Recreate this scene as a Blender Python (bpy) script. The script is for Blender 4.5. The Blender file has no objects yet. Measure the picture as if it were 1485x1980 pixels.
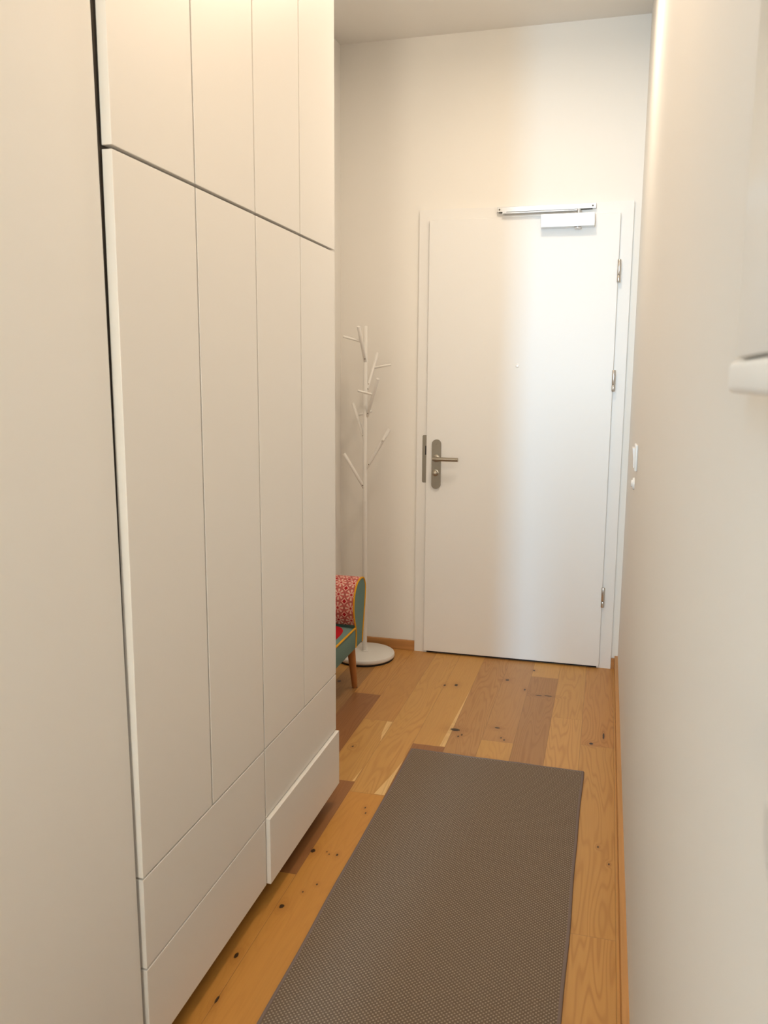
import bpy, bmesh, math, random
from mathutils import Vector, Matrix
random.seed(7)
S = bpy.context.scene
COL = S.collection

# ------------------------------------------------------------------ camera
cam_d = bpy.data.cameras.new('camera'); cam = bpy.data.objects.new('camera', cam_d); COL.objects.link(cam)
FW = Vector((-0.25569892, 0.95372408, -0.15820379)); RT = Vector((0.9655988, 0.25995594, 0.00647058)); UP = Vector((-0.04729716, 0.15110687, 0.98738528))
m = Matrix((RT, UP, -FW)).transposed().to_4x4(); m.translation = (0, 0, 1.3029)
cam.matrix_world = m
cam_d.sensor_fit = 'VERTICAL'; cam_d.sensor_height = 36; cam_d.lens = 36*1601.97/1980
cam_d.clip_start = 0.01
cam_d.dof.use_dof = True; cam_d.dof.focus_distance = 3.3; cam_d.dof.aperture_fstop = 12.0
S.camera = cam
S.view_settings.view_transform = 'Standard'; S.view_settings.look = 'None'
S.view_settings.gamma = 1; S.view_settings.exposure = 0.14; S.view_settings.use_curve_mapping = False

# ------------------------------------------------------------------ world and lights
w = bpy.data.worlds.new('world'); S.world = w; w.use_nodes = True
w.node_tree.nodes['Background'].inputs[0].default_value = (0.75, 0.85, 1, 1)
w.node_tree.nodes['Background'].inputs[1].default_value = 0.15

def area(name, loc, rot, sx, sy, power, col, shape='RECTANGLE'):
    l = bpy.data.lights.new(name, 'AREA'); l.shape = shape; l.size = sx; l.size_y = sy; l.energy = power; l.color = col
    o = bpy.data.objects.new(name, l); COL.objects.link(o); o.location = loc; o.rotation_euler = rot
    return o
LAMPS = [(-0.30, 2.80), (-0.30, 1.30)]
LAMP_W = [(9.5, (1.0, 0.82, 0.63)), (5.6, (1.0, 0.74, 0.50))]
for (lx, ly), (pw, lc) in zip(LAMPS, LAMP_W):
    area('ceiling_lamp_light', (lx, ly, 2.70), (0, 0, 0), 0.26, 0.26, pw, lc, 'DISK')
# added warm fill light behind the camera, brightening the end wall
FILL_POS = (-0.15, -2.6, 1.6)
l = bpy.data.lights.new('fill_light', 'POINT'); l.energy = 170; l.color = (1.0, 0.88, 0.70); l.shadow_soft_size = 0.25
o = bpy.data.objects.new('fill_light', l); COL.objects.link(o); o.location = FILL_POS
# daylight through the living room window
WIN_X, WIN_Y = -1.07, -5.0
area('window_daylight', (WIN_X, WIN_Y + 0.02, 1.80), (math.radians(90), 0, 0), 0.12, 1.5, 210.0, (0.36, 0.70, 1.0))

# ------------------------------------------------------------------ materials
def mat(name, col, rough=0.5, metal=0.0, spec=0.5, bump=None, coat=0.0):
    M = bpy.data.materials.new(name); M.use_nodes = True
    nt = M.node_tree; b = nt.nodes['Principled BSDF']
    b.inputs['Base Color'].default_value = (*col, 1); b.inputs['Roughness'].default_value = rough
    b.inputs['Metallic'].default_value = metal; b.inputs['Specular IOR Level'].default_value = spec
    b.inputs['Coat Weight'].default_value = coat
    if bump:
        sc, st, di = bump
        tc = nt.nodes.new('ShaderNodeTexCoord'); n = nt.nodes.new('ShaderNodeTexNoise'); bp = nt.nodes.new('ShaderNodeBump')
        n.inputs['Scale'].default_value = sc; n.inputs['Detail'].default_value = 4
        bp.inputs['Strength'].default_value = st; bp.inputs['Distance'].default_value = di
        nt.links.new(tc.outputs['Object'], n.inputs['Vector']); nt.links.new(n.outputs['Fac'], bp.inputs['Height'])
        nt.links.new(bp.outputs['Normal'], b.inputs['Normal'])
    return M
def srgb(r, g, b):
    f = lambda c: (c/255/12.92) if c/255 <= 0.04045 else ((c/255+0.055)/1.055)**2.4
    return (f(r), f(g), f(b))

M_wall = mat('wall_paint', (0.885, 0.862, 0.818), 0.75, spec=0.3, bump=(180, 0.04, 0.002))
M_ceil = mat('ceiling_paint', (0.86, 0.84, 0.80), 0.85, spec=0.2)
M_front = mat('wardrobe_lacquer', (0.88, 0.852, 0.802), 0.42, spec=0.4)
M_carc = mat('wardrobe_carcass', (0.14, 0.115, 0.09), 0.7)
M_dark = mat('dark_plinth', (0.05, 0.04, 0.035), 0.8)
M_door = mat('door_lacquer', (0.87, 0.87, 0.86), 0.38, spec=0.4)
M_frame = mat('door_frame_lacquer', (0.87, 0.86, 0.84), 0.4, spec=0.4)
M_silver = mat('silver_paint', (0.80, 0.81, 0.82), 0.35, metal=0.75)
M_rail = mat('rail_aluminium', (0.60, 0.61, 0.62), 0.38, metal=0.8)
M_hinge = mat('hinge_steel', (0.62, 0.59, 0.55), 0.25, metal=1.0)
M_steel = mat('brushed_steel', (0.40, 0.36, 0.30), 0.36, metal=1.0)
M_steel_d = mat('dull_steel', (0.27, 0.245, 0.205), 0.45, metal=1.0)
M_black = mat('black_rubber_and_shade', (0.012, 0.012, 0.012), 0.7)  # glides and slots, plus painted shade under the stand base and door leaf
M_rack = mat('white_enamel', (0.83, 0.81, 0.77), 0.35)
M_plastic = mat('white_plastic', (0.84, 0.83, 0.80), 0.3)
M_gloss = mat('glossy_white', (0.91, 0.905, 0.875), 0.28, spec=0.4)
M_teal = mat('teal_fabric', srgb(112, 139, 132), 0.9, spec=0.15, bump=(900, 0.35, 0.001))
M_red = mat('red_fabric', srgb(176, 24, 34), 0.9, spec=0.15, bump=(900, 0.35, 0.001))
M_yellow = mat('yellow_piping', srgb(226, 165, 40), 0.8, spec=0.2)
M_glass = mat('lamp_diffuser', (0.9, 0.88, 0.82), 0.4)

def N(nt, typ, **kw):
    n = nt.nodes.new(typ)
    for k, v in kw.items(): setattr(n, k, v)
    return n
def math_n(nt, op, a, b=None, c=None, clamp=False):
    n = N(nt, 'ShaderNodeMath', operation=op, use_clamp=clamp)
    for i, v in enumerate((a, b, c)):
        if v is None: continue
        if hasattr(v, 'is_output'): nt.links.new(v, n.inputs[i])
        else: n.inputs[i].default_value = v
    return n.outputs[0]
def mixc(nt, fac, a, b, mode='MIX'):
    n = N(nt, 'ShaderNodeMix', data_type='RGBA', blend_type=mode)
    for i, v in ((0, fac), (6, a), (7, b)):
        if hasattr(v, 'is_output'): nt.links.new(v, n.inputs[i])
        elif isinstance(v, tuple): n.inputs[i].default_value = (*v, 1)
        else: n.inputs[i].default_value = v
    return n.outputs[2]

# knots in the oak: x, y, radius across, radius along
KNOTS = [(-0.73, 1.761, .008, .011), (-0.7395, 2.014, .008, .012), (-0.668, 2.013, .004, .007), (-0.626, 3.367, .006, .012), (-0.579, 3.382, .009, .016),
         (-0.500, 2.925, .022, .015), (-0.4795, 2.870, .004, .008), (-0.469, 2.887, .004, .010), (-0.3506, 2.985, .013, .008), (-0.373, 3.505, .010, .012),
         (-0.2243, 3.359, .016, .006), (-0.187, 3.365, .020, .006), (-0.0032, 2.940, .009, .010), (0.040, 3.021, .004, .035), (-0.83, 2.683, .005, .008),
         (-0.7627, 1.566, .006, .012), (-0.7434, 1.430, .004, .014), (-1.079, 3.288, .010, .014), (-0.288, 3.41, .005, .012), (-0.325, 2.90, .004, .007),
         (-0.312, 2.885, .004, .007), (0.03, 2.25, .003, .006), (0.06, 2.17, .003, .006), (-0.27, 3.66, .006, .010), (-0.665, 2.28, .003, .006), (-0.655, 2.25, .003, .006),
         (-0.700, 2.02, .002, .004), (-0.69, 2.01, .002, .004), (-0.676, 1.87, .003, .005), (-0.70, 1.83, .003, .004)]

def wood_material():
    M = bpy.data.materials.new('oak_planks'); M.use_nodes = True; nt = M.node_tree; L = nt.links
    b = nt.nodes['Principled BSDF']
    tone = N(nt, 'ShaderNodeAttribute', attribute_name='tone').outputs['Color']
    seed = N(nt, 'ShaderNodeAttribute', attribute_name='seed').outputs['Fac']
    uv = N(nt, 'ShaderNodeUVMap', uv_map='plank').outputs['UV']
    obj = N(nt, 'ShaderNodeTexCoord').outputs['Object']
    sep = N(nt, 'ShaderNodeSeparateXYZ'); L.new(uv, sep.inputs[0])
    so = N(nt, 'ShaderNodeSeparateXYZ'); L.new(obj, so.inputs[0])
    # knots
    dark = None; halo = None
    for (kx, ky, rx, ry) in KNOTS:
        dx = math_n(nt, 'MULTIPLY', math_n(nt, 'SUBTRACT', so.outputs[0], kx), 1.25/rx)
        dy = math_n(nt, 'MULTIPLY', math_n(nt, 'SUBTRACT', so.outputs[1], ky), 1.25/ry)
        d2 = math_n(nt, 'ADD', math_n(nt, 'MULTIPLY', dx, dx), math_n(nt, 'MULTIPLY', dy, dy))
        e = math_n(nt, 'POWER', 2.718, math_n(nt, 'MULTIPLY', d2, -1.0))
        h = math_n(nt, 'POWER', 2.718, math_n(nt, 'MULTIPLY', d2, -0.10))
        dark = e if dark is None else math_n(nt, 'MAXIMUM', dark, e)
        halo = h if halo is None else math_n(nt, 'MAXIMUM', halo, h)
    def coords(sx, sy, off):
        c = N(nt, 'ShaderNodeCombineXYZ')
        L.new(math_n(nt, 'MULTIPLY', so.outputs[0], sx), c.inputs[0]); L.new(math_n(nt, 'MULTIPLY', so.outputs[1], sy), c.inputs[1])
        L.new(math_n(nt, 'MULTIPLY_ADD', seed, 37.0, off), c.inputs[2]); return c.outputs[0]
    def noise(vec, detail=2.0, rough=0.5):
        n = N(nt, 'ShaderNodeTexNoise'); n.inputs['Scale'].default_value = 1; n.inputs['Detail'].default_value = detail; n.inputs['Roughness'].default_value = rough
        L.new(vec, n.inputs['Vector']); return n.outputs['Fac']
    field = noise(coords(10, 0.85, 0), 2.0, 0.55)
    field = math_n(nt, 'MULTIPLY_ADD', halo, 0.10, field)
    rings = math_n(nt, 'SINE', math_n(nt, 'MULTIPLY', field, 135.0))
    rings = math_n(nt, 'MULTIPLY_ADD', rings, 0.5, 0.5)
    rings = math_n(nt, 'POWER', rings, 3.0)
    amp = math_n(nt, 'MULTIPLY_ADD', math_n(nt, 'FRACT', math_n(nt, 'MULTIPLY', seed, 7.31)), 0.75, 0.25)
    rings = math_n(nt, 'MULTIPLY', rings, amp)
    fine = noise(coords(260, 6, 5), 3)
    broad = noise(coords(14, 1.0, 9), 2)
    col = mixc(nt, math_n(nt, 'MULTIPLY', rings, math_n(nt, 'MULTIPLY_ADD', broad, 0.9, 0.05)), tone, mixc(nt, 1.0, tone, (0.66, 0.54, 0.42), 'MULTIPLY'))
    col = mixc(nt, math_n(nt, 'MULTIPLY', fine, 0.45), col, mixc(nt, 1.0, tone, (0.74, 0.66, 0.56), 'MULTIPLY'))
    col = mixc(nt, math_n(nt, 'MULTIPLY_ADD', broad, 1.2, -0.35, clamp=True), col, mixc(nt, 1.0, col, (1.10, 1.08, 1.05), 'MULTIPLY'))
    col = mixc(nt, math_n(nt, 'MULTIPLY', halo, 0.35), col, mixc(nt, 1.0, col, (0.55, 0.40, 0.30), 'MULTIPLY'))
    dk = N(nt, 'ShaderNodeMapRange', interpolation_type='SMOOTHSTEP'); dk.inputs['From Min'].default_value = 0.25; dk.inputs['From Max'].default_value = 0.55
    wob = math_n(nt, 'MULTIPLY_ADD', noise(coords(140, 90, 3), 2), 0.5, -0.25)
    L.new(math_n(nt, 'ADD', dark, wob), dk.inputs['Value'])
    dkm = math_n(nt, 'MULTIPLY', dk.outputs[0], math_n(nt, 'GREATER_THAN', dark, 0.05))
    col = mixc(nt, math_n(nt, 'MULTIPLY', dkm, 0.93), col, (0.012, 0.006, 0.003))
    # grooves at plank edges: uv x = distance to the nearest edge
    gr = N(nt, 'ShaderNodeMapRange', interpolation_type='SMOOTHSTEP'); gr.inputs['From Min'].default_value = 0.0003; gr.inputs['From Max'].default_value = 0.0013
    gr.inputs['To Min'].default_value = 1; gr.inputs['To Max'].default_value = 0
    u_ = sep.outputs[0]; v_ = sep.outputs[1]
    L.new(math_n(nt, 'MINIMUM', u_, v_), gr.inputs['Value'])
    bp = N(nt, 'ShaderNodeBump'); bp.inputs['Strength'].default_value = 0.35; bp.inputs['Distance'].default_value = 0.0012
    hgt = math_n(nt, 'SUBTRACT', math_n(nt, 'MULTIPLY', fine, 0.15), gr.outputs[0])
    L.new(hgt, bp.inputs['Height']); L.new(bp.outputs['Normal'], b.inputs['Normal'])
    col = mixc(nt, math_n(nt, 'MULTIPLY', gr.outputs[0], 0.35), col, (0.10, 0.05, 0.02))
    L.new(col, b.inputs['Base Color']); b.inputs['Roughness'].default_value = 0.42; b.inputs['Specular IOR Level'].default_value = 0.4
    return M
M_floor = wood_material()

def plain_wood(name, col, axis_scale=(4, 4, 60)):
    M = mat(name, col, 0.45, spec=0.4); nt = M.node_tree; b = nt.nodes['Principled BSDF']
    tc = N(nt, 'ShaderNodeTexCoord'); mp = N(nt, 'ShaderNodeMapping'); mp.inputs['Scale'].default_value = axis_scale
    n = N(nt, 'ShaderNodeTexNoise'); n.inputs['Scale'].default_value = 1; n.inputs['Detail'].default_value = 4
    nt.links.new(tc.outputs['Object'], mp.inputs[0]); nt.links.new(mp.outputs[0], n.inputs['Vector'])
    c = mixc(nt, n.outputs['Fac'], tuple(x*0.75 for x in col), tuple(min(1, x*1.2) for x in col))
    nt.links.new(c, b.inputs['Base Color']); return M
M_skirt = plain_wood('oak_skirting', srgb(200, 148, 88), (90, 4, 90))
M_skirt_x = plain_wood('oak_skirting_end', srgb(192, 138, 82), (4, 90, 90))
M_leg = plain_wood('beech_leg', srgb(190, 130, 76), (90, 90, 6))

def rug_material():
    M = bpy.data.materials.new('rug_weave'); M.use_nodes = True; nt = M.node_tree; L = nt.links; b = nt.nodes['Principled BSDF']
    tc = N(nt, 'ShaderNodeTexCoord'); so = N(nt, 'ShaderNodeSeparateXYZ'); L.new(tc.outputs['Object'], so.inputs[0])
    P = 2*math.pi/0.0105
    a = math_n(nt, 'SINE', math_n(nt, 'MULTIPLY', so.outputs[0], P)); c = math_n(nt, 'SINE', math_n(nt, 'MULTIPLY', so.outputs[1], P))
    p = math_n(nt, 'MULTIPLY', a, c)                       # staggered dots
    dots = N(nt, 'ShaderNodeMapRange', interpolation_type='SMOOTHSTEP'); dots.inputs['From Min'].default_value = 0.05; dots.inputs['From Max'].default_value = 0.75
    L.new(p, dots.inputs['Value'])
    n = N(nt, 'ShaderNodeTexNoise'); n.inputs['Scale'].default_value = 260; n.inputs['Detail'].default_value = 2; L.new(tc.outputs['Object'], n.inputs['Vector'])
    base = mixc(nt, n.outputs['Fac'], srgb(104, 90, 77), srgb(128, 112, 97))
    light = mixc(nt, n.outputs['Fac'], srgb(150, 135, 117), srgb(180, 164, 145))
    col = mixc(nt, dots.outputs[0], base, light)
    L.new(col, b.inputs['Base Color']); b.inputs['Roughness'].default_value = 0.9; b.inputs['Specular IOR Level'].default_value = 0.15
    bp = N(nt, 'ShaderNodeBump'); bp.inputs['Strength'].default_value = 0.5; bp.inputs['Distance'].default_value = 0.0015
    L.new(math_n(nt, 'ADD', dots.outputs[0], math_n(nt, 'MULTIPLY', n.outputs['Fac'], 0.3)), bp.inputs['Height']); L.new(bp.outputs['Normal'], b.inputs['Normal'])
    return M
M_rug = rug_material()
M_bind = mat('rug_binding', srgb(132, 118, 112), 0.9, spec=0.1, bump=(700, 0.4, 0.001))

def pattern_material():
    # rosettes and pointed petals on a square lattice with rings between them
    M = bpy.data.materials.new('rosette_fabric'); M.use_nodes = True; nt = M.node_tree; L = nt.links; b = nt.nodes['Principled BSDF']
    uv = N(nt, 'ShaderNodeUVMap', uv_map='UVMap').outputs['UV']
    s = N(nt, 'ShaderNodeSeparateXYZ'); L.new(uv, s.inputs[0])
    K = 1/0.056
    def cell(off):
        o = []
        for i in (0, 1):
            f = math_n(nt, 'FRACT', math_n(nt, 'MULTIPLY_ADD', s.outputs[i], K, off)); o.append(math_n(nt, 'SUBTRACT', f, 0.5))
        return o
    def rad(c): return math_n(nt, 'SQRT', math_n(nt, 'ADD', math_n(nt, 'MULTIPLY', c[0], c[0]), math_n(nt, 'MULTIPLY', c[1], c[1])))
    def band(v, lo, hi):
        return math_n(nt, 'MULTIPLY', math_n(nt, 'GREATER_THAN', v, lo), math_n(nt, 'LESS_THAN', v, hi))
    c0 = cell(0.0); c1 = cell(0.5)
    r0 = rad(c0); r1 = rad(c1)
    ang = math_n(nt, 'ARCTAN2', c0[1], c0[0])
    pet = math_n(nt, 'COSINE', math_n(nt, 'MULTIPLY', ang, 8.0))
    petal = math_n(nt, 'MULTIPLY', math_n(nt, 'GREATER_THAN', pet, 0.15), band(r0, 0.20, 0.42))
    man = math_n(nt, 'ADD', math_n(nt, 'ABSOLUTE', c1[0]), math_n(nt, 'ABSOLUTE', c1[1]))
    rose = srgb(206, 108, 104); cream = srgb(234, 200, 182); deep = srgb(176, 34, 46); brown = srgb(160, 96, 84)
    col = mixc(nt, petal, rose, cream)
    col = mixc(nt, band(r0, 0.43, 0.48), col, brown)
    col = mixc(nt, band(r0, 0.12, 0.17), col, cream)
    col = mixc(nt, math_n(nt, 'LESS_THAN', man, 0.24), col, cream)
    col = mixc(nt, math_n(nt, 'LESS_THAN', man, 0.17), col, deep)
    col = mixc(nt, math_n(nt, 'LESS_THAN', r0, 0.06), col, deep)
    L.new(col, b.inputs['Base Color']); b.inputs['Roughness'].default_value = 0.9; b.inputs['Specular IOR Level'].default_value = 0.15
    return M
M_pat = pattern_material()

# ------------------------------------------------------------------ mesh helpers
def obj(name, bm, material, parent=None, smooth=False, loc=None):
    bmesh.ops.recalc_face_normals(bm, faces=bm.faces)
    me = bpy.data.meshes.new(name); bm.to_mesh(me); bm.free()
    if smooth:
        for p in me.polygons: p.use_smooth = True
        me.set_sharp_from_angle(angle=math.radians(38))
    me.materials.append(material)
    o = bpy.data.objects.new(name, me); COL.objects.link(o)
    if parent is not None:
        o.parent = parent
        base = parent
        off = Vector((0, 0, 0))
        while base is not None: off += base.location; base = base.parent
        me.transform(Matrix.Translation(-off))          # meshes are written in room coordinates
    return o
def thing(name, label, cat, loc, group=None):
    o = bpy.data.objects.new(name, None); COL.objects.link(o); o.location = loc; o.empty_display_size = 0.1
    o['label'] = label; o['category'] = cat
    if group: o['group'] = group
    return o
def struct(o): o['kind'] = 'structure'; return o
def box(bm, x0, x1, y0, y1, z0, z1, bev=0, seg=2):
    v = bmesh.ops.create_cube(bm, size=1)['verts']
    for q in v: q.co = ((x0+x1)/2 + q.co.x*(x1-x0), (y0+y1)/2 + q.co.y*(y1-y0), (z0+z1)/2 + q.co.z*(z1-z0))
    if bev:
        es = list({e for q in v for e in q.link_edges})
        bmesh.ops.bevel(bm, geom=es, offset=bev, segments=seg, profile=0.5, affect='EDGES')
    return bm
def NB(): return bmesh.new()
def frame_of(d):
    d = d.normalized(); a = Vector((0, 0, 1)) if abs(d.z) < 0.9 else Vector((1, 0, 0))
    u = d.cross(a).normalized(); return u, d.cross(u).normalized()
def tube(bm, pts, rad, n=14, cap=True, dome=0.0):
    pts = [Vector(p) for p in pts]; rr = rad if isinstance(rad, (list, tuple)) else [rad]*len(pts)
    rings = []; u = None
    for i, p in enumerate(pts):
        d = (pts[min(i+1, len(pts)-1)] - pts[max(i-1, 0)]).normalized()
        if u is None: u, v = frame_of(d)
        else:
            u = (u - d*u.dot(d)).normalized(); v = d.cross(u).normalized()
        rings.append([bm.verts.new(p + rr[i]*(math.cos(2*math.pi*k/n)*u + math.sin(2*math.pi*k/n)*v)) for k in range(n)])
    for a, b in zip(rings, rings[1:]):
        for k in range(n): bm.faces.new((a[k], a[(k+1) % n], b[(k+1) % n], b[k]))
    if cap: bm.faces.new(rings[0][::-1]); bm.faces.new(rings[-1])
    return bm
def rod(bm, a, b, r, n=16, bev=0.0015):
    a = Vector(a); b = Vector(b); d = (b-a).normalized()
    return tube(bm, [a, a + d*bev*0.3, a+d*bev, b-d*bev, b - d*bev*0.3, b], [r-bev, r-bev*0.35, r, r, r-bev*0.35, r-bev], n)
def lathe(bm, prof, origin, axis=(0, 0, 1), n=48):
    o = Vector(origin); ax = Vector(axis).normalized(); u, v = frame_of(ax); rings = []
    for r, h in prof:
        if r < 1e-6: rings.append([bm.verts.new(o + ax*h)])
        else: rings.append([bm.verts.new(o + ax*h + r*(math.cos(2*math.pi*k/n)*u + math.sin(2*math.pi*k/n)*v)) for k in range(n)])
    for a, b in zip(rings, rings[1:]):
        for k in range(n):
            if len(a) == 1: bm.faces.new((a[0], b[k], b[(k+1) % n]))
            elif len(b) == 1: bm.faces.new((a[k], a[(k+1) % n], b[0]))
            else: bm.faces.new((a[k], a[(k+1) % n], b[(k+1) % n], b[k]))
    return bm
def prism(bm, poly, axis, a, b):
    """poly of 2D points extruded along an axis: 'x' -> points are (y, z), 'y' -> (x, z), 'z' -> (x, y)"""
    f = {'x': lambda p, t: (t, p[0], p[1]), 'y': lambda p, t: (p[0], t, p[1]), 'z': lambda p, t: (p[0], p[1], t)}[axis]
    A = [bm.verts.new(f(p, a)) for p in poly]; B = [bm.verts.new(f(p, b)) for p in poly]
    n = len(poly); bm.faces.new(A); bm.faces.new(B[::-1])
    for k in range(n): bm.faces.new((A[k], B[k], B[(k+1) % n], A[(k+1) % n]))
    return bm
def bev_all(bm, off, seg=2, ang=30):
    es = [e for e in bm.edges if len(e.link_faces) == 2 and e.calc_face_angle(0) > math.radians(ang)]
    bmesh.ops.bevel(bm, geom=es, offset=off, segments=seg, profile=0.5, affect='EDGES'); return bm
def catmull(p, n=8, closed=False):
    out = []; m_ = len(p); rng = range(m_) if closed else range(m_-1)
    g = (lambda i: Vector(p[i % m_])) if closed else (lambda i: Vector(p[max(0, min(m_-1, i))]))
    for i in rng:
        a, b, c, d = g(i-1), g(i), g(i+1), g(i+2)
        for k in range(n):
            t = k/n; out.append(0.5*((2*b) + (c-a)*t + (2*a-5*b+4*c-d)*t*t + (3*b-a-3*c+d)*t**3))
    if not closed: out.append(Vector(p[-1]))
    return out

# ------------------------------------------------------------------ setting
D = 3.797            # end wall plane
C = 2.777            # ceiling
W = -0.7635          # wardrobe fronts
XL = -1.235          # left wall of the niche behind the wardrobe
YC = -1.0            # doorway from the living room, behind the camera
YB = -5.1            # window wall of the living room
def Rw(y): return 0.0946 + 0.0011*(3.785 - y)

# oak floor: one strip per plank row, each plank a face with its own tone
PW = 0.1172
bm = NB(); uvl = bm.loops.layers.uv.new('plank'); cl = bm.loops.layers.float_color.new('tone'); sl = bm.faces.layers.float.new('seed')
T = {'mid': srgb(196, 144, 88), 'gold': srgb(202, 153, 94), 'orange': srgb(204, 146, 78), 'brown': srgb(172, 127, 84), 'red': srgb(156, 106, 70), 'light': srgb(205, 156, 98),
     'tan': srgb(188, 140, 94), 'sap': srgb(236, 200, 138)}
ROWS = {
    -1: [(-6, 1.2, 'mid'), (1.2, D, 'gold')],
    0: [(-6, -0.4, 'mid'), (-0.4, 1.85, 'gold'), (1.85, 2.921, 'gold'), (2.921, D, 'mid')],
    1: [(-6, 0.9, 'mid'), (0.9, 3.148, 'light'), (3.148, D, 'gold')],
    2: [(-6, 1.6, 'tan'), (1.6, 3.581, 'brown'), (3.581, D, 'light')],
    3: [(-6, 0.8, 'gold'), (0.8, 2.865, 'gold'), (2.865, D, 'tan')],
    4: [(-6, 0.7, 'mid'), (0.7, D, 'tan')],
    5: [(-6, 1.1, 'gold'), (1.1, 2.766, 'red'), (2.766, D, 'gold')],
    6: [(-6, 0.2, 'mid'), (0.2, 2.368, 'orange'), (2.368, D, 'gold')],
    7: [(-6, 1.897, 'orange'), (1.897, 2.43, 'red'), (2.43, 2.931, 'gold'), (2.931, D, 'mid')],
    8: [(-6, 1.2, 'mid'), (1.2, 3.181, 'red'), (3.181, D, 'mid')],
    9: [(-6, 2.3, 'gold'), (2.3, D, 'brown')],
}
for k in range(10, 34): ROWS[k] = [(-6, random.uniform(-3, 1), random.choice(['mid', 'gold', 'tan'])), (1, D, random.choice(['mid', 'gold', 'brown']))]
for k in list(ROWS):
    lst = ROWS[k]
    for i in range(1, len(lst)):                      # joints meet
        lst[i-1] = (lst[i-1][0], lst[i][0], lst[i-1][2])
def face(poly, tone, seed, uvs):
    f = bm.faces.new([bm.verts.new(p) for p in poly]); f[sl] = seed
    for l, q in zip(f.loops, uvs): l[uvl].uv = q; l[cl] = (*tone, 1)
for k, lst in ROWS.items():
    x1 = -0.041 - PW*k; x0 = x1 - PW
    if k == -1: x0, x1 = -0.041+PW, -0.041+2*PW
    if k == 0: pass
    rows = [(x0, x1)] if k != 0 else [(-0.041, -0.041+PW)]
    if k > 0: rows = [(-0.041 - PW*k, -0.041 - PW*(k-1))]
    for (a, b_) in rows:
        for (y0, y1, t) in lst:
            sd = random.random()
            if k in (0, 1): sd = {0: (0.13, 0.27, 0.40, 0.535), 1: (0.131, 0.402, 0.54)}[k][[q[0] for q in lst].index(y0)]
            kf = random.uniform(1.02, 1.09); col = tuple(min(1, c*kf*g) for c, g in zip(T[t], (1.0, 1.02, 0.86)))
            h = (b_-a)/2; ym = (y0+y1)/2; hy = (y1-y0)/2; xm = (a+b_)/2
            # split so that uv.x / uv.y hold the distance to the plank edge
            face([(a, y0, 0), (xm, y0, 0), (xm, ym, 0), (a, ym, 0)], col, sd, [(0, 0), (h, 0), (h, hy), (0, hy)])
            face([(xm, y0, 0), (b_, y0, 0), (b_, ym, 0), (xm, ym, 0)], col, sd, [(h, 0), (0, 0), (0, hy), (h, hy)])
            face([(a, ym, 0), (xm, ym, 0), (xm, y1, 0), (a, y1, 0)], col, sd, [(0, hy), (h, hy), (h, 0), (0, 0)])
            face([(xm, ym, 0), (b_, ym, 0), (b_, y1, 0), (xm, y1, 0)], col, sd, [(h, hy), (0, hy), (0, 0), (h, 0)])
def sap(pts): face([(x, y, 0.0004) for x, y in pts], T['sap'], 0.5, [(0.05, 0.05)]*len(pts))
e5, e6, e7 = -0.041-PW*4-0.001, -0.041-PW*5-0.001, -0.041-PW*6-0.001
sap([(e5, 2.768), (e5, 3.36), (e5-0.006, 3.15), (e5-0.013, 2.95), (e5-0.019, 2.768)])
sap([(e6, 2.370), (e6, 2.62), (e6-0.014, 2.50), (e6-0.035, 2.370)])
sap([(e7, 2.75), (e7, 2.929), (e7-0.022, 2.929), (e7-0.014, 2.82)])
sap([(e7-0.001, 2.435), (e7-0.003, 2.53), (e7-0.008, 2.45), (e7-0.010, 2.432)])
fl = struct(obj('floor', bm, M_floor))

bm = NB(); box(bm, -4.0, 0.35, YB-0.1, D+0.15, C, C+0.1); struct(obj('ceiling', bm, M_ceil))
# end wall with the opening of the entrance door
bm = NB()
box(bm, XL-0.12, -0.835, D, D+0.14, 0, C); box(bm, 0.042, 0.35, D, D+0.14, 0, C); box(bm, -0.835, 0.042, D, D+0.14, 2.03, C)
struct(obj('wall_back', bm, M_wall))
# right wall, slightly out of parallel
bm = NB(); prism(bm, [(Rw(D), D), (0.35, D), (0.35, YB), (Rw(YB), YB)], 'z', 0, C); struct(obj('wall_right', bm, M_wall))
# left wall before the wardrobe (its face leans out a touch towards the floor)
bm = NB()
ya, yb = 0.80, 1.190
vb = [(-1.30, ya), (W-0.004, ya), (W-0.004, yb), (-1.30, yb)]; vt = [(-1.30, ya), (W-0.026, ya), (W-0.026, yb), (-1.30, yb)]
B = [bm.verts.new((x, y, 0)) for x, y in vb]; Tt = [bm.verts.new((x, y, C)) for x, y in vt]
bm.faces.new(B[::-1]); bm.faces.new(Tt)
for k in range(4): bm.faces.new((B[k], B[(k+1) % 4], Tt[(k+1) % 4], Tt[k]))
struct(obj('wall_left', bm, M_wall))
bm = NB(); box(bm, -1.30, W-0.026, YC, ya, 0, C); struct(obj('wall_left_entry', bm, M_wall))
bm = NB(); box(bm, XL-0.12, XL, 1.19, D, 0, C); struct(obj('wall_left_niche', bm, M_wall))
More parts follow.
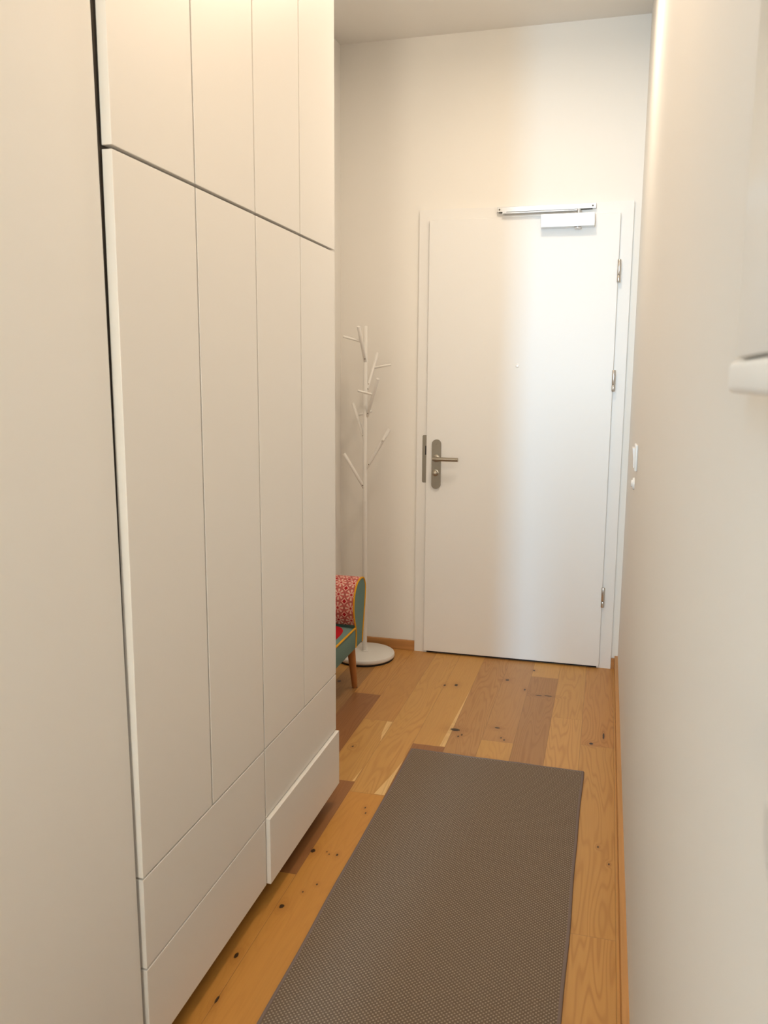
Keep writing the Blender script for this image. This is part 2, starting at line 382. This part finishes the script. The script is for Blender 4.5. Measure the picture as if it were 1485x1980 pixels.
# unseen living room; doorway wall added, its edge and lintel shape the daylight
bm = NB(); box(bm, -4.0, -0.78, YC-0.12, YC, 0, C); box(bm, -0.78, 0.12, YC-0.12, YC, 2.25, C); struct(obj('wall_doorway', bm, M_wall))
bm = NB(); box(bm, -0.7226, 0.11, YC-0.55, YC-0.40, 0, 1.15); struct(obj('added_light_blocker', bm, M_wall))  # added low block, keeps daylight off the lower door and part of the rug
bm = NB(); box(bm, -4.1, -4.0, YB, YC, 0, C); struct(obj('wall_living_left', bm, M_wall))
wx0, wx1 = WIN_X-0.10, WIN_X+0.10
bm = NB(); box(bm, -4.0, wx0, YB-0.1, YB, 0, C); box(bm, wx1, 0.35, YB-0.1, YB, 0, C); box(bm, wx0, wx1, YB-0.1, YB, 0, 1.0); box(bm, wx0, wx1, YB-0.1, YB, 2.6, C)
struct(obj('wall_front', bm, M_wall))
bm = NB()
box(bm, wx0, wx0+0.02, YB-0.08, YB-0.02, 1.0, 2.6); box(bm, wx1-0.02, wx1, YB-0.08, YB-0.02, 1.0, 2.6); box(bm, wx0+0.02, wx1-0.02, YB-0.08, YB-0.02, 1.0, 1.03); box(bm, wx0+0.02, wx1-0.02, YB-0.08, YB-0.02, 2.57, 2.6)
struct(obj('window_1', bm, M_frame))

# skirting
bm = NB(); prism(bm, [(Rw(D)-0.014, D), (Rw(D)+0.001, D), (Rw(-0.9)+0.001, -0.9), (Rw(-0.9)-0.014, -0.9)], 'z', 0, 0.058)
bev_all(bm, 0.002); struct(obj('baseboard_right', bm, M_skirt))
bm = NB(); box(bm, XL, -0.858, D-0.014, D+0.001, 0, 0.047, 0.002); struct(obj('baseboard_back', bm, M_skirt_x))
bm = NB(); box(bm, 0.0655, Rw(D)-0.0145, D-0.014, D+0.001, 0, 0.047, 0.001); struct(obj('baseboard_back_corner', bm, M_skirt_x))
bm = NB(); box(bm, XL-0.001, XL+0.014, 2.31, D-0.015, 0, 0.047, 0.002); struct(obj('baseboard_left', bm, M_skirt))

# ------------------------------------------------------------------ entrance door
d1 = bpy.data.objects.new('door_1', None); COL.objects.link(d1); d1.location = (-0.4, 3.785, 0); struct(d1)
d1['label'] = 'white entrance door with white frame at the end of the hallway'
FX0, FX1, FT = -0.8567, 0.0647, 2.050
LX0, LX1, LT = -0.808, 0.0125, 2.0015
yf = 3.781
bm = NB()
fi0, fi1, fit_ = LX0+0.0105, LX1-0.0105, LT-0.010
prism(bm, [(FX0, 0), (FX0, FT), (FX1, FT), (FX1, 0), (fi1, 0), (fi1, fit_), (fi0, fit_), (fi0, 0)], 'y', yf, D+0.10); bev_all(bm, 0.0025)
obj('door_frame', bm, M_frame, d1)
# shallow rebate line between casing and jamb
leaf_y = yf-0.016
bm = NB(); box(bm, LX0, LX1, leaf_y, yf-0.0025, 0.011, LT, 0.002)
box(bm, LX0+0.014, LX1-0.014, yf-0.0030, D+0.02, 0.011, LT-0.012)
leaf = obj('door_leaf', bm, M_door, d1)
bm = NB(); box(bm, LX0+0.012, LX1-0.012, yf+0.002, D+0.10, 0, 0.004); obj('under_door_shade', bm, M_black, d1)  # black strip standing in for the shade below the leaf
# hinges
for z0, z1 in ((1.716, 1.810), (1.257, 1.348), (0.291, 0.383)):
    bm = NB(); zc = (z0+z1)/2
    rod(bm, (LX1+0.003, leaf_y-0.004, z0), (LX1+0.003, leaf_y-0.004, zc-0.018), 0.0075)
    rod(bm, (LX1+0.003, leaf_y-0.004, zc-0.017), (LX1+0.003, leaf_y-0.004, z1), 0.0075)
    hg = obj('hinge', bm, M_hinge, d1, smooth=True); hg['label'] = 'steel hinge barrel'
# strike plate
bm = NB(); prism(bm, [(-0.8295+0.004, 0.826), (-0.8295, 0.831), (-0.8295, 1.043), (-0.8295+0.004, 1.048), (-0.8105, 1.048), (-0.8105, 0.826)], 'y', yf-0.0025, yf+0.001)
sp = obj('strike_plate', bm, M_steel_d, d1)
bm = NB(); box(bm, -0.8160, -0.8108, yf-0.0032, yf-0.001, 0.956, 0.998); obj('latch_slot', bm, M_black, sp)
# handle plate, lever, thumb turn
px, pz0, pz1, pr = -0.7590, 0.8000, 1.0300, 0.0215
pts = [(px + pr*math.cos(a), pz1-pr + pr*math.sin(a)) for a in [math.pi*k/16 for k in range(17)]] + [(px + pr*math.cos(a), pz0+pr + pr*math.sin(a)) for a in [math.pi + math.pi*k/16 for k in range(17)]]
bm = NB(); prism(bm, pts, 'y', leaf_y-0.009, leaf_y); bev_all(bm, 0.0018)
hp = obj('handle_plate', bm, M_steel_d, d1, smooth=True); hp['label'] = 'brushed steel handle plate with rounded ends'
bm = NB()
hz = 0.943; hy = leaf_y-0.009
lathe(bm, [(0.0, 0), (0.0175, 0), (0.0175, 0.003), (0.016, 0.004), (0.0, 0.004)], (px, hy, hz), (0, -1, 0), 32)
lathe(bm, [(0.0, 0.0035), (0.0095, 0.0035), (0.0095, 0.034), (0.0, 0.034)], (px, hy, hz), (0, -1, 0), 24)
tube(bm, [(px-0.010, hy-0.040, hz), (px-0.009, hy-0.040, hz), (px, hy-0.040, hz), (px+0.03, hy-0.041, hz), (px+0.108, hy-0.041, hz), (px+0.1095, hy-0.041, hz)], [0.006, 0.0088, 0.0093, 0.0093, 0.0093, 0.0075], 20)
lv = obj('lever_handle', bm, M_steel, hp, smooth=True)
bm = NB(); lathe(bm, [(0, 0), (0.0155, 0), (0.0155, 0.002), (0.013, 0.003), (0.009, 0.003), (0.009, 0.010), (0.0125, 0.013), (0.0135, 0.018), (0.0125, 0.023), (0.008, 0.026), (0, 0.027)], (px-0.002, hy, 0.876), (0, -1, 0), 32)
obj('lock_knob', bm, M_steel, hp, smooth=True)
for zz in (1.008, 0.822):
    bm = NB(); lathe(bm, [(0, 0), (0.0035, 0), (0.0035, 0.0006), (0.0022, 0.001), (0.0012, 0.0004), (0, 0.0004)], (px, hy+0.0003, zz), (0, -1, 0), 16); obj('screw', bm, M_steel_d, hp, smooth=True)
bm = NB(); lathe(bm, [(0, 0), (0.0085, 0), (0.0085, 0.002), (0.0065, 0.0035), (0.004, 0.0035), (0.003, 0.0022), (0, 0.0022)], (-0.4000, leaf_y, 1.366), (0, -1, 0), 24)
ph = obj('peephole', bm, mat('peephole_white', (0.95, 0.95, 0.94), 0.2), d1, smooth=True); ph['label'] = 'small white peephole'

# door closer
dc = thing('door_closer', 'silver hydraulic door closer with slide rail on top of the white entrance door', 'door closer', (-0.2, leaf_y, 1.94))
bm = NB(); box(bm, -0.316, -0.0925, leaf_y-0.042, leaf_y, 1.9455, 1.9995, 0.0018); obj('closer_body', bm, M_silver, dc)
bm = NB()
ry0 = yf-0.019
box(bm, -0.508, -0.0900, ry0, yf, 2.0225, 2.0440, 0.0012); rail = obj('slide_rail', bm, M_rail, dc)
bm = NB(); box(bm, -0.50, -0.105, ry0-0.0002, ry0+0.012, 2.0205, 2.0226); obj('rail_slot', bm, M_black, rail)
for xx in (-0.498, -0.104):
    bm = NB(); lathe(bm, [(0, 0), (0.0042, 0), (0.0042, 0.0008), (0.0025, 0.0008), (0.0018, 0.0001), (0, 0.0001)], (xx, ry0+0.0001, 2.0333), (0, -1, 0), 18); obj('screw', bm, M_steel_d, rail, smooth=True)
bm = NB()
box(bm, -0.476, -0.166, leaf_y-0.030, leaf_y-0.012, 2.0105, 2.0165, 0.0015)
lathe(bm, [(0, 0), (0.008, 0), (0.008, 0.020), (0, 0.020)], (-0.160, leaf_y-0.021, 1.9990), (0, 0, 1), 24)
box(bm, -0.482, -0.466, leaf_y-0.024, leaf_y-0.010, 2.0115, 2.0215)
obj('closer_arm', bm, M_rail, dc, smooth=False)
bm = NB(); lathe(bm, [(0, 0), (0.013, 0), (0.0145, 0.002), (0.0145, 0.006), (0.011, 0.008), (0, 0.008)], (-0.162, leaf_y-0.021, 1.9378), (0, 0, 1), 28); obj('spindle_cap', bm, M_silver, dc, smooth=True)

# ------------------------------------------------------------------ wardrobe
DT = 0.018; G = 0.0019
Y0, DW = 1.1990, 0.2746
Z = dict(b=0.060, d2=0.2366, d1=0.4161, mid=1.6571, top=2.74)
wd = thing('wardrobe', 'tall built-in white wardrobe with four narrow handleless doors above drawers along the left side', 'wardrobe', (-1.0, Y0+2*DW, 0))
bm = NB(); box(bm, XL+0.003, W-DT-0.004, Y0+0.001, Y0+4*DW-0.001, Z['b']+0.002, Z['top']+0.03); obj('carcass', bm, M_carc, wd)
bm = NB(); box(bm, XL+0.003, W-0.20, Y0+0.004, Y0+4*DW-0.02, 0.0, Z['b']+0.0022); obj('plinth', bm, M_dark, wd)
bm = NB(); box(bm, XL+0.002, W-DT-0.0005, Y0+4*DW-0.0012, Y0+4*DW, 0.062, Z['top']+0.03); obj('end_panel', bm, M_front, wd)
bm = NB(); box(bm, XL+0.003, W-0.002, Y0+0.001, Y0+4*DW, Z['top']+0.003, C-0.001); obj('top_filler', bm, M_front, wd)
def front(name, k0, k1, z0, z1, push=0.0, g0=G, g1=G):
    bm = NB(); box(bm, W-DT+push, W+push, Y0+k0*DW+0.0027, Y0+k1*DW-0.0027, z0+g0, z1-g1, 0.0010, 2); return obj(name, bm, M_front, wd)
for k in range(4):
    front('upper_door', k, k+1, Z['mid'], Z['top'], g0=0.0030)
    front('lower_door', k, k+1, Z['d1'], Z['mid'], g1=0.0030)
for k in (0, 2):
    front('drawer', k, k+2, Z['d2'], Z['d1'])
    dr = front('drawer', k, k+2, Z['b'], Z['d2'], push=0.010 if k else 0)
    if k: dr['label'] = 'bottom drawer front standing slightly open'

# ------------------------------------------------------------------ rug
rg = thing('runner_rug', 'grey brown woven runner rug lying on the oak floor', 'rug', (-0.33, 1.7, 0))
A, Bc, Cc, Dd = Vector((-0.6176, 2.7126)), Vector((-0.0253, 2.7006)), Vector((-0.0455, 0.70)), Vector((-0.6380, 0.71))
def quad_in(P4, i):
    c = sum(P4, Vector((0, 0)))/4; return [p + (c-p).normalized()*i*1.414 for p in P4]
P4 = [A, Bc, Cc, Dd]
bm = NB(); prism(bm, [tuple(p) for p in quad_in(P4, 0.0045)], 'z', 0.001, 0.0060); obj('woven_field', bm, M_rug, rg)
bm = NB()
for i in range(4):
    a = P4[i]; b_ = P4[(i+1) % 4]; n_ = 60
    c0 = sum(P4, Vector((0, 0)))/4
    for s_ in (0,):
        pts = []
        inn = quad_in(P4, 0.004)
        a2, b2 = inn[i], inn[(i+1) % 4]
        for k in range(n_+1):
            t = k/n_; p = a2.lerp(b2, t); wv = 0.0012*math.sin(t*13+i*2) + 0.0008*math.sin(t*31+i)
            nrm = Vector((b2-a2).orthogonal()).normalized(); q = p + nrm*wv
            pts.append((q.x, q.y, 0.0042))
        # flattened binding cord
        start = len(bm.verts); tube(bm, pts, 0.0046, 8)
        bm.verts.ensure_lookup_table()
        for v in bm.verts[start:]: v.co.z = 0.0042 + (v.co.z-0.0042)*0.85
obj('binding', bm, M_bind, rg, smooth=True)

# ------------------------------------------------------------------ coat stand
cx, cy = -1.062, 3.621
cs = thing('coat_stand', 'white metal coat stand with branch hooks standing in the corner left of the door', 'coat stand', (cx, cy, 0))
bm = NB(); lathe(bm, [(0, 0), (0.138, 0), (0.139, 0.010), (0, 0.010)], (cx, cy, 0), n=64); obj('shadow_ring', bm, M_black, cs, smooth=True)  # black ring painted in as the shadow line under the base
bm = NB(); lathe(bm, [(0, 0.0095), (0.139, 0.0095), (0.1415, 0.0115), (0.143, 0.015), (0.143, 0.022), (0.1405, 0.0275), (0.133, 0.0305), (0.02, 0.0325), (0, 0.0325)], (cx, cy, 0), n=72)
obj('base', bm, M_rack, cs, smooth=True)
bm = NB()
lathe(bm, [(0, 0.032), (0.0165, 0.032), (0.0165, 0.0345), (0.0115, 0.036), (0.0105, 0.7520), (0.0098, 0.7526), (0.0098, 0.7535), (0.0095, 0.7545), (0.0095, 1.5345), (0.0085, 1.537), (0, 1.5375)], (cx, cy, 0), n=24)
obj('pole', bm, M_rack, cs, smooth=True)
BR = [((-1.0608, 3.6212, 1.3764), (-1.0674, 3.5308, 1.5295), (-1.0669, 3.5674, 1.4658), (-1.139, 3.5359, 1.4873)),
      ((-1.0545, 3.624, 1.2595), (-1.0324, 3.7181, 1.4203), (-1.0362, 3.6805, 1.3522), (-0.9641, 3.7015, 1.3689)),
      ((-1.0555, 3.6234, 1.1344), (-0.9862, 3.5597, 1.3057), (-1.018, 3.592, 1.2382), (-1.0771, 3.554, 1.252)),
      ((-1.0641, 3.6203, 1.0267), (-1.1384, 3.6819, 1.1921), (-1.1127, 3.6582, 1.139), (-1.0495, 3.687, 1.1578)),
      ((-1.057, 3.6223, 0.8991), (-0.9561, 3.6518, 1.0789), (-0.9851, 3.6433, 1.0271), (-0.9646, 3.5764, 1.0368)),
      ((-1.0613, 3.6211, 0.8037), (-1.1549, 3.5938, 0.9674), None, None)]
for a, b_, c, d in BR:
    bm = NB(); rod(bm, a, b_, 0.0078); br = obj('branch', bm, M_rack, cs, smooth=True)
    if c:
        ca = Vector(a) + (Vector(b_)-Vector(a))*((Vector(c)-Vector(a)).dot(Vector(b_)-Vector(a))/(Vector(b_)-Vector(a)).length_squared)
        bm = NB(); rod(bm, ca, d, 0.0052); obj('twig', bm, M_rack, br, smooth=True)
    # small screw at the foot of the branch
    dv = (Vector(b_)-Vector(a)).normalized(); s0 = Vector(a) + dv*0.022
    side = Vector((0.28, -0.96, 0)); side = (side - dv*side.dot(dv)).normalized()
    bm = NB(); rod(bm, s0 + side*0.0070, s0 + side*0.0085, 0.0028, 10, 0.0004); obj('screw', bm, M_steel_d, br, smooth=True)

# ------------------------------------------------------------------ child's upholstered chair
XR, XLc = -0.968, -1.219
ch = thing('small_chair', 'small patchwork chair with rosette fabric back, teal sides and yellow piping beside the coat stand', 'chair', (-1.09, 3.05, 0))
prof = catmull([(3.170, 0.200), (3.176, 0.260), (3.163, 0.300), (3.148, 0.335), (3.141, 0.372), (3.146, 0.412), (3.164, 0.448), (3.196, 0.472), (3.243, 0.480), (3.284, 0.471), (3.306, 0.440), (3.307, 0.405), (3.299, 0.360), (3.284, 0.300), (3.270, 0.245), (3.262, 0.200)], 5)
bm = NB(); prism(bm, [(p.x, p.y) for p in prof], 'x', XLc, XR)
sh = obj('backrest', bm, M_teal, ch, smooth=True)
# patterned cover over the front and the roll
cen = (3.225, 0.36)
i0 = min(range(len(prof)), key=lambda i: (prof[i]-Vector((3.163, 0.300))).length); i1 = min(range(len(prof)), key=lambda i: (prof[i]-Vector((3.306, 0.440))).length)
strip = prof[i0:i1+1]; off = []
for i, p in enumerate(strip):
    t = (strip[min(i+1, len(strip)-1)] - strip[max(i-1, 0)]).normalized(); n_ = Vector((-t.y, t.x)); 
    off.append(p + n_*0.0025 if (p + n_*0.01 - Vector(cen)).length > (p - Vector(cen)).length else p - n_*0.0025)
bm = NB(); uvp = bm.loops.layers.uv.new('UVMap'); nx = 10; s_acc = 0; rows = []
for i, p in enumerate(off):
    if i: s_acc += (off[i]-off[i-1]).length
    rows.append([(bm.verts.new((XLc+0.002 + (XR-XLc-0.004)*k/nx, p.x, p.y)), (XR-XLc)*k/nx, s_acc) for k in range(nx+1)])
for ra, rb in zip(rows, rows[1:]):
    for k in range(nx):
        q = [ra[k], ra[k+1], rb[k+1], rb[k]]; f = bm.faces.new([z[0] for z in q])
        for l, z in zip(f.loops, q): l[uvp].uv = (z[1]+0.012, z[2]+0.004)
cv = obj('back_cover', bm, M_pat, sh, smooth=True); cv['label'] = 'rose and cream rosette patterned fabric'
for xx in (XR, XLc):
    bm = NB(); tube(bm, [(xx, p.x, p.y) for p in prof], 0.0038, 8); obj('piping', bm, M_yellow, sh, smooth=True)
# seat
SY0, SY1 = 2.800, 3.172
bm = NB(); box(bm, XLc, XR, SY0, SY1, 0.195, 0.284, 0.006, 3); st = obj('seat', bm, M_teal, ch, smooth=True)
def dome(x0, x1, y0, y1, zb, hgt, n=18, ex=4, cx0=None):
    bm = NB(); g = []
    fx0, fx1, fy0, fy1 = cx0 or (x0, x1, y0, y1)
    for i in range(n+1):
        r = []
        for j in range(n+1):
            x = x0 + (x1-x0)*i/n; y = y0 + (y1-y0)*j/n
            u = 2*(x-fx0)/(fx1-fx0)-1; v = 2*(y-fy0)/(fy1-fy0)-1
            r.append(bm.verts.new((x, y, zb + hgt*max(0, (1-abs(u)**ex))*max(0, (1-abs(v)**ex)))))
        g.append(r)
    for i in range(n):
        for j in range(n): bm.faces.new((g[i][j], g[i+1][j], g[i+1][j+1], g[i][j+1]))
    return bm
full = (XLc+0.002, XR-0.002, SY0+0.002, SY1+0.03)
obj('seat_cushion', dome(XLc+0.002, XR-0.002, SY0+0.002, SY1, 0.283, 0.020), M_teal, st, smooth=True)
bm = NB(); px0, px1, py0, py1 = XLc+0.03, XR-0.020, SY0+0.03, 3.125
rg_ = []
for ir in range(13):
    r = ir/12; row = []
    for k in range(48):
        a = 2*math.pi*k/48; sg = lambda v: math.copysign(abs(v)**0.5, v)
        x = (px0+px1)/2 + (px1-px0)/2*r*sg(math.cos(a)); y = (py0+py1)/2 + (py1-py0)/2*r*sg(math.sin(a))
        u = 2*(x-full[0])/(full[1]-full[0])-1; v = 2*(y-full[2])/(full[3]-full[2])-1
        row.append(bm.verts.new((x, y, 0.2845 + 0.020*(1-u**4)*(1-v**4))))
        if ir == 0: break
    rg_.append(row)
for ra, rb in zip(rg_, rg_[1:]):
    for k in range(48):
        if len(ra) == 1: bm.faces.new((ra[0], rb[k], rb[(k+1) % 48]))
        else: bm.faces.new((ra[k], rb[k], rb[(k+1) % 48], ra[(k+1) % 48]))
obj('seat_patch', bm, M_red, st, smooth=True)
ring = [(XR-0.001, SY1, 0.2845), (XR-0.001, SY0+0.012, 0.2845), (XR-0.012, SY0+0.001, 0.2845), (XLc+0.012, SY0+0.001, 0.2845), (XLc+0.001, SY0+0.012, 0.2845), (XLc+0.001, SY1, 0.2845)]
bm = NB(); tube(bm, ring, 0.0040, 8); obj('piping', bm, M_yellow, st, smooth=True)
for (tx, ty, fx, fy) in ((-0.992, 3.180, -0.992, 3.236), (-1.195, 3.180, -1.200, 3.236), (-0.992, 2.845, -0.985, 2.800), (-1.195, 2.845, -1.205, 2.800)):
    bm = NB(); tube(bm, [(tx, ty, 0.198), (tx + (fx-tx)*0.97, ty + (fy-ty)*0.97, 0.006), (fx, fy, 0.0035)], [0.0180, 0.0118, 0.0112], 18)
    lg = obj('leg', bm, M_leg, ch, smooth=True)
    bm = NB(); lathe(bm, [(0, 0), (0.0112, 0), (0.0116, 0.004), (0, 0.0045)], (fx, fy, 0), n=16); obj('glide', bm, M_black, lg, smooth=True)

# ------------------------------------------------------------------ fittings on the right wall
xr = Rw(2.75)
sw = thing('light_switch', 'small white light switch on the right wall near the entrance door', 'light switch', (xr, 2.75, 1.063))
bm = NB(); box(bm, xr-0.009, xr, 2.75-0.042, 2.75+0.042, 1.063-0.042, 1.063+0.042, 0.004, 3); obj('switch_plate', bm, M_plastic, sw, smooth=True)
bm = NB(); prism(bm, [(xr-0.0088, 1.063-0.031), (xr-0.0088, 1.063+0.031), (xr-0.0165, 1.063+0.031), (xr-0.0125, 1.063), (xr-0.0115, 1.063-0.031)], 'y', 2.75-0.031, 2.75+0.031); bev_all(bm, 0.001); obj('rocker', bm, M_plastic, sw)
xr = Rw(2.9)
bt = thing('push_button', 'tiny round white button on the right wall just below the light switch', 'wall button', (xr, 2.88, 0.963))
bm = NB(); lathe(bm, [(0, 0), (0.020, 0), (0.020, 0.004), (0.018, 0.0065), (0.013, 0.0065), (0.012, 0.010), (0.009, 0.0115), (0, 0.012)], (xr, 2.88, 0.963), (-1, 0, 0), 32); obj('button_cap', bm, M_plastic, bt, smooth=True)

# wall box at the right edge of the view
fb = thing('mounted_box', 'glossy white wall-mounted box with a bottom rail, high at the right edge of the view', 'wall box', (0.08, 0.28, 1.297))
xw = Rw(0.4)+0.0005
bm = NB(); box(bm, 0.0675, xw, 0.085, 0.4915, 1.3143, 1.82, 0.003, 3); obj('box_housing', bm, M_gloss, fb, smooth=True)
bm = NB(); box(bm, 0.065, 0.0692, 0.090, 0.4905, 1.3155, 1.815, 0.0012, 2); obj('box_door', bm, M_gloss, fb, smooth=True)
bm = NB(); box(bm, 0.0645, xw, 0.080, 0.5110, 1.2965, 1.3142, 0.004, 4); obj('bottom_rail', bm, M_gloss, fb, smooth=True)

# rounded fitting below it
xw = Rw(0.3)+0.0005
pk = thing('mounted_fitting', 'white rounded wall fitting at the lower right edge, close to the viewer', 'wall fitting', (xw, 0.30, 1.08))
pr_ = catmull([(0.345, 1.1335), (0.3495, 1.1275), (0.3485, 1.1190), (0.3430, 1.1125), (0.3330, 1.1075), (0.31, 1.1045), (0.29, 1.1075), (0.281, 1.115), (0.280, 1.126), (0.290, 1.1345), (0.315, 1.1360)], 5, closed=True)
bm = NB(); prism(bm, [(p.x, p.y) for p in pr_], 'x', 0.070, xw); bev_all(bm, 0.003, 3, 60); obj('fitting_cap', bm, M_plastic, pk, smooth=True)

# ceiling lamps (out of view above the hallway)
for i, (lx, ly) in enumerate(LAMPS):
    t = thing('ceiling_lamp', 'round white flush ceiling lamp above the ' + ('wardrobe drawers' if i == 0 else 'near end of the hallway'), 'ceiling lamp', (lx, ly, C))
    bm = NB(); lathe(bm, [(0, 0), (0.16, 0), (0.16, -0.055), (0.145, -0.065), (0.140, -0.055), (0.14, -0.02), (0, -0.02)], (lx, ly, C), n=40); obj('lamp_housing', bm, M_plastic, t, smooth=True)

t = thing('fill_light_mount', 'added fill light on a ceiling cord, unseen behind the viewer', 'pendant lamp', FILL_POS)  # mount added for the unseen fill light
bm = NB(); H = C - FILL_POS[2]
lathe(bm, [(0, H), (0.05, H), (0.05, H-0.02), (0.004, H-0.03), (0.004, 0.34), (0.03, 0.335), (0.035, 0.28), (0, 0.28)], FILL_POS, n=24); obj('cord_and_cap', bm, M_plastic, t, smooth=True)
